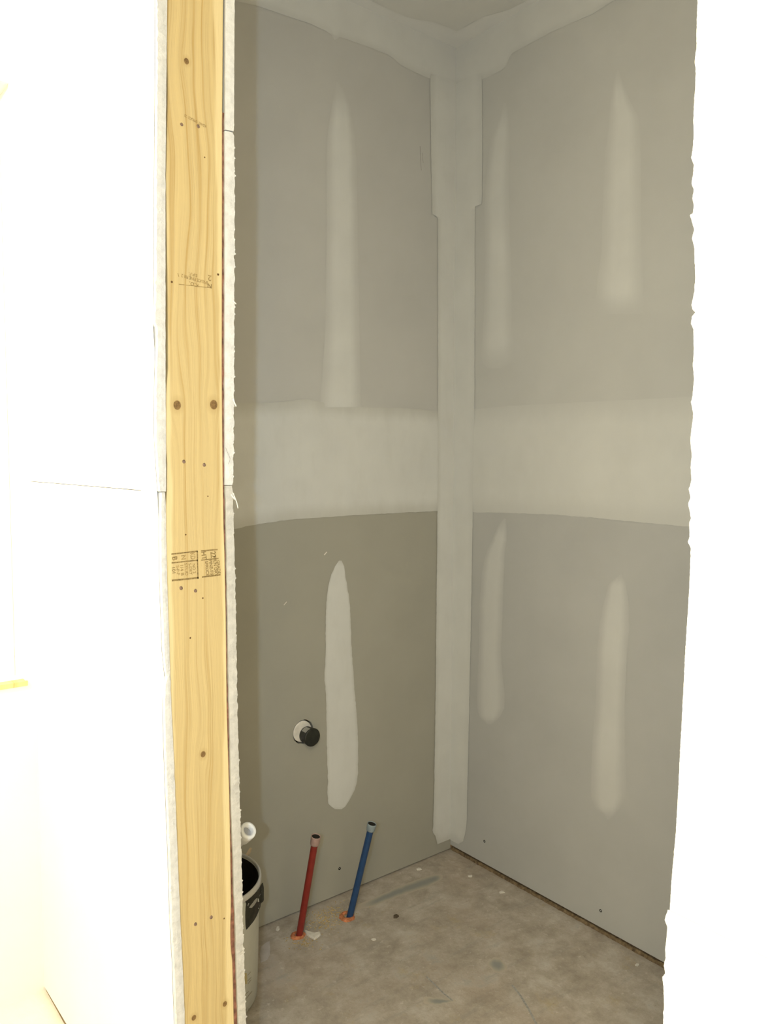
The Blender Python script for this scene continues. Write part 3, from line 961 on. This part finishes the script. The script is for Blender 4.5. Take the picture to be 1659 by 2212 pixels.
pr, rb = supply_pipe('red_water_pipe', (646, 2023), (682.5, 1806), .024, M_red, M_redcol, 'thin red plastic water pipe rising from the subfloor')
pb, bb = supply_pipe('blue_water_pipe', (755, 1982), (803.5, 1779), .020, M_blue, M_blucol, 'thin blue plastic water pipe rising from the subfloor')


def foam_collar(root, c, dx, dy, R):
    rnd = random.Random(int(R * 1e6) + 3)
    ph = [rnd.uniform(0, 6.28) for _ in range(4)]
    lathe('foam_collar', c + Vector((dx, dy, 0)), (0, 0, 1), [(0.0002, R), (.004, R * .93), (.0065, R * .72), (.0055, R * .5), (.003, R * .36)], M_foam, root, 40, True,
          lambda i, t: .07 * math.sin(2 * t + ph[0]) + .04 * math.sin(5 * t + ph[1] + i) + .025 * math.sin(11 * t + ph[2]))


foam_collar(pr, rb, -.001, .004, .0185)
foam_collar(pb, bb, -.004, .006, .0225)

# ------------------------------------------------------------------ drain stub in the back wall
dc = PX(662.5, 1587, NY, 0)
dr = tag(empty('drain_stub', (dc.x, 0, dc.z)), 'short black drain stub poking from the round hole in the back wall', 'pipe')
lathe('pipe_tube', (dc.x, .0015, dc.z), (0, -1, 0), [(0, .0225), (.026, .0238), (.0285, .0246), (.0295, .0238)], M_black, dr, 32)
lathe('end_cap', (dc.x, -.0265, dc.z), (0, -1, 0), [(0, .0238), (.0018, .0228), (.0012, .019), (.0014, 0)], M_black, dr, 32)
slab('grey_sheen', [Vector((dc.x + .0239 * math.cos(t), -.004 if k else -.024, dc.z + .0239 * math.sin(t))) for k in (0, 1) for t in ([1.75, 2.1, 2.45] if not k else [2.45, 2.1, 1.75])], (-.0003, -.0001, .0004), M_ink_sheen, dr)  # pale patch painted as the sheen on the stub's lit upper side

# ------------------------------------------------------------------ bucket behind the partition
BC = Vector((-.922, -.153, 0))
RB, RT, BH = .127, .1355, .283
bk = tag(empty('bucket', BC), 'white plastic pail with black label half hidden behind the stud wall', 'bucket')
lathe('pail_body', BC, (0, 0, 1), [(0, RB - .012), (.002, RB - .004), (.008, RB), (.10, RB + .003), (.2, RB + .006), (BH - .006, RT), (BH - .006, RT - .003), (.2, RB + .003), (.012, RB - .003), (.012, 0)], M_bucket, bk, 64, True, None, (True, False))
lathe('pail_rim', BC + Vector((0, 0, BH - .013)), (0, 0, 1), [(0, RT - .0005), (0, RT + .0025), (.003, RT + .0030), (.0105, RT + .0028), (.0130, RT + .0012), (.0130, RT - .0016), (.010, RT - .0030), (0, RT - .0030)], M_rim, bk, 64)
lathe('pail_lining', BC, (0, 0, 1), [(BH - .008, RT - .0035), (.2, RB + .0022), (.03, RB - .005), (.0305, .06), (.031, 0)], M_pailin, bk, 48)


def pail_px(px, py, dr_=0.0008):
    """point of the pail's side that shows at a pixel"""
    v = (fw * F + rt * (px - W / 2) - up * (py - H / 2)).normalized()
    R = RT + .0 + dr_
    for _ in range(6):
        o = CP - BC
        a = v.x * v.x + v.y * v.y
        b_ = 2 * (o.x * v.x + o.y * v.y)
        c_ = o.x * o.x + o.y * o.y - R * R
        D = b_ * b_ - 4 * a * c_
        if D < 0:
            D = 0
        t = (-b_ - math.sqrt(D)) / (2 * a)
        p = CP + v * t
        R = RB + (RT - RB) * max(0, min(1, p.z / BH)) + dr_
    return p


def pail_print(name, outline, mat, dr_, label=None):
    """flat print on the pail: outline in (y, xl, xr) rows"""
    vs, fs = [], []
    tl = [(r[0], r[1]) for r in outline]
    tr = [(r[0], r[2]) for r in outline]
    y0, y1 = outline[0][0], outline[-1][0]
    n = max(4, int((y1 - y0) / 2.5))
    m = 7
    for i in range(n + 1):
        y = y0 + (y1 - y0) * i / n
        a, b = interp(tl, y), interp(tr, y)
        for k in range(m):
            vs.append(pail_px(a + (b - a) * k / (m - 1), y, dr_))
    for i in range(n):
        for k in range(m - 1):
            fs.append([i * m + k, i * m + k + 1, i * m + m + k + 1, i * m + m + k])
    return mk(name, vs, fs, mat, bk, True)


pail_print('black_label', [(1907, 566, 568), (1918, 560, 570), (1928, 553, 570), (1935, 541, 570), (1941, 526, 570), (1944, 526, 570), (1947, 529, 569), (1951, 532, 564), (1958, 531, 563), (1968, 530.5, 559), (1978, 530, 555), (1990, 530.5, 548), (2000, 531, 540), (2008, 532, 533)], M_band, .0009)
for rows in ([(1926, 564, 565.5), (1931, 562, 565), (1936, 560, 562)], [(1940, 554, 556.5), (1944, 550, 556), (1950, 546, 553), (1956, 541, 549), (1961, 538, 544)],
             [(1951, 536.5, 538.5), (1955, 535, 537), (1957, 535, 536)], [(1949, 563, 565), (1955, 561, 564), (1958, 560, 562)]):
    pail_print('label_print', rows, M_ink_sheen, .0014)
for (a, b) in (((542, 2099), (535, 2107)), ((543, 2111), (535, 2119)), ((543, 2116), (536, 2125)), ((537, 2142), (530, 2148)), ((545, 2141), (532, 2157)), ((534, 2176), (531, 2186)), ((538, 2178), (536, 2181))):
    pts = [pail_px(a[0] + (b[0] - a[0]) * k / 3, a[1] + (b[1] - a[1]) * k / 3, .0010) for k in range(4)]
    vs, fs = [], []
    for p in pts:
        vs += [p + Vector((0, 0, .0007)), p - Vector((0, 0, .0007))]
    for k in range(3):
        fs.append([2 * k, 2 * k + 1, 2 * k + 3, 2 * k + 2])
    mk('label_print', vs, fs, M_dim, bk)
pail_print('label_print', [(2102, 528, 533), (2112, 528, 534), (2126, 528.5, 534)], M_yel, .0010)

# white-ended pipe leaning out of the pail
re_ = PX(537, 1793, NY, -.48)
p2 = Vector((-1.028, -.122, .19))
rl = tag(empty('white_pipe', p2), 'white hollow plastic pipe leaning out of the pail beside the stud', 'pipe')
ax = re_ - p2
L = ax.length
lathe('pipe_tube', p2, ax, [(0, .0125), (L * .5, .0125), (L - .03, .0125), (L - .028, .0160), (L - .004, .0165), (L, .0155), (L, .0098), (L - .012, .0094)], M_pvc, rl, 32)
lathe('pipe_bore', p2 + ax * ((L - .0105) / L), ax, [(0, .0097), (.0006, 0)], plain('grey_bore', (.33, .33, .34), .7, .05, 50), rl, 24)


def stick(name, pa, pb_, w, mat, label):
    """flat wooden stick from the pail's inside (pa) to its upper end (pb_)"""
    a, b = Vector(pa), Vector(pb_)
    ax_ = (b - a).normalized()
    s = ax_.cross(fw).normalized()
    t = ax_.cross(s).normalized()
    vs, fs = [], []
    for i, h in enumerate((0, .3, .6, .9, .97, 1)):
        ww = w * (1.0 if i < 4 else (.85, .45)[i - 4]) / 2
        bend = .002 * math.sin(h * 4)
        c = a.lerp(b, h) + s * bend
        vs += [c + s * ww + t * .0015, c - s * ww + t * .0015, c - s * ww - t * .0015, c + s * ww - t * .0015]
    for i in range(5):
        for k in range(4):
            fs.append([i * 4 + k, i * 4 + (k + 1) % 4, i * 4 + 4 + (k + 1) % 4, i * 4 + 4 + k])
    fs += [[0, 1, 2, 3], [20, 21, 22, 23]]
    return tag(mk(name, vs, fs, mat), label, 'stick')


stick('stir_stick', (-.885, -.100, .08), PX(541, 1831, NY, -.085), .0095, M_stick, 'upright pale wooden stirring stick standing in the pail')
stick('stir_stick', PX(523, 1866, NY, -.11), PX(535.5, 1843, NY, -.055), .0055, M_stick, 'shorter pale stick slanting across the pail mouth')

# ------------------------------------------------------------------ things lying on the floor
def litter(name, pts, th, mat, label, cat, tilt=0.0):
    P = [PX(x, y, NZ, 0) for x, y in pts]
    c = sum(P, Vector()) / len(P)
    n = len(P)
    vs = []
    for s, h in ((1.0, 0.0002), (.97, th * .7), (.86, th)):
        for p in P:
            q = c + (p - c) * s
            vs.append(Vector((q.x, q.y, h + tilt * (q.x - c.x) + abs(tilt) * .02)))
    fs = [list(range(n))[::-1]] + [[k * n + i, k * n + (i + 1) % n, (k + 1) * n + (i + 1) % n, (k + 1) * n + i] for k in (0, 1) for i in range(n)] + [[2 * n + i for i in range(n)]]
    return tag(mk(name, vs, fs, mat), label, cat)


def cz(pts):
    return [(620 + x / 9.217, 1950 + y / 9.217) for x, y in pts]


litter('plaster_chip', cz([(355, 570), (420, 595), (540, 627), (665, 605), (672, 650), (640, 680), (550, 747), (480, 712), (400, 660), (365, 620)]), .005, M_chip, 'white crescent plaster chip beside the foot of the red pipe', 'plaster chip')
litter('plaster_chip', [(598, 2003), (603, 2002), (604, 2008), (600, 2012), (596, 2010)], .003, M_chip, 'tiny white plaster crumb between the pail and the red pipe', 'plaster chip')
litter('plastic_scrap', [(564, 2045), (575, 2036), (582, 2033), (584, 2047), (583, 2062), (578, 2073), (563, 2080), (561, 2060)], .0012, M_film, 'pale plastic scrap on the floor touching the pail', 'scrap')
litter('dark_crumb', [(850, 1979), (857, 1977), (862, 1980), (857, 1984), (850, 1984)], .004, M_crumb, 'small dark crumb on the floor right of the blue pipe', 'debris')
# white scraps along the wall lines
k = 0
for (px, py, lab) in ((905, 1878, 'white dust flake under the back wall left of the corner'), (1016, 1893, 'white dust flake in the corner beneath the right wall'), (1084, 1928, 'white dust flake lying under the middle of the right wall'),
                      (1376, 2085, 'white dust flake near the right end of the right wall'), (808, 2030, 'pale flake on the floor in front of the blue pipe')):
    rnd = random.Random(k)
    k += 1
    litter('plaster_flake', [(px + (4 + rnd.random() * 3) * math.cos(a), py + (2 + rnd.random() * 2) * math.sin(a)) for a in (0.2, 1.3, 2.4, 3.3, 4.4, 5.4)], .002, M_chip, lab, 'plaster flake')

# sawdust between the two pipes
rnd = random.Random(5)
vs, fs = [], []
for _ in range(420):
    px = rnd.gauss(712, 26)
    py = rnd.gauss(1982, 13) - (px - 712) * .25
    if rnd.random() < .25:
        px, py = rnd.gauss(652, 16), rnd.gauss(2034, 8)
    p = PX(px, py, NZ, 0)
    if p.y > -.012:
        continue
    a = rnd.uniform(0, math.pi)
    l, w = rnd.uniform(.001, .0035), rnd.uniform(.0005, .0012)
    d1, d2 = Vector((math.cos(a), math.sin(a), 0)) * l, Vector((-math.sin(a), math.cos(a), 0)) * w
    b0 = len(vs)
    h = Vector((0, 0, rnd.uniform(.0006, .0018)))
    vs += [p - d1 - d2, p + d1 - d2, p + d1 + d2, p - d1 + d2, p + h]
    fs += [[b0, b0 + 1, b0 + 4], [b0 + 1, b0 + 2, b0 + 4], [b0 + 2, b0 + 3, b0 + 4], [b0 + 3, b0, b0 + 4], [b0 + 3, b0 + 2, b0 + 1, b0]]
tag(mk('sawdust', vs, fs, M_saw), 'scatter of yellow sawdust between the red and blue pipes', 'sawdust', None, 'stuff')

# smears and chalk lines on the floor
mud_patch('paint_smear', NZ, 0, [(770, 1955, 1966), (800, 1944, 1960), (840, 1925, 1945), (880, 1908, 1930), (920, 1893, 1918), (945, 1888, 1906), (956, 1891, 1898)], M_smear, floor, (0, 0, 1), .4, (.3, .08), 5, 0.0, 1.5, horiz=True, height=.0002)
mud_patch('paint_smear', NZ, 0, [(1052, 2080, 2084), (1065, 2068, 2098), (1080, 2070, 2102), (1095, 2085, 2095)], M_smear, floor, (0, 0, 1), .4, (.4, .4), 4, 0.0, 3, horiz=True, height=.0002, seed=5)
mud_patch('paint_smear', NZ, 0, [(915, 2155, 2166), (940, 2155, 2172), (965, 2158, 2168), (985, 2160, 2164)], M_smear, floor, (0, 0, 1), .4, (.4, .4), 4, 0.0, 3, horiz=True, height=.0002, seed=6)
stroke('chalk_line', [(921, 2110), (938, 2126), (958, 2146), (978, 2162)], NZ, 0, .004, M_chalk, floor, (0, 0, 1))
stroke('chalk_line', [(1106, 2128), (1125, 2152), (1143, 2182), (1160, 2215)], NZ, 0, .005, M_chalk, floor, (0, 0, 1))
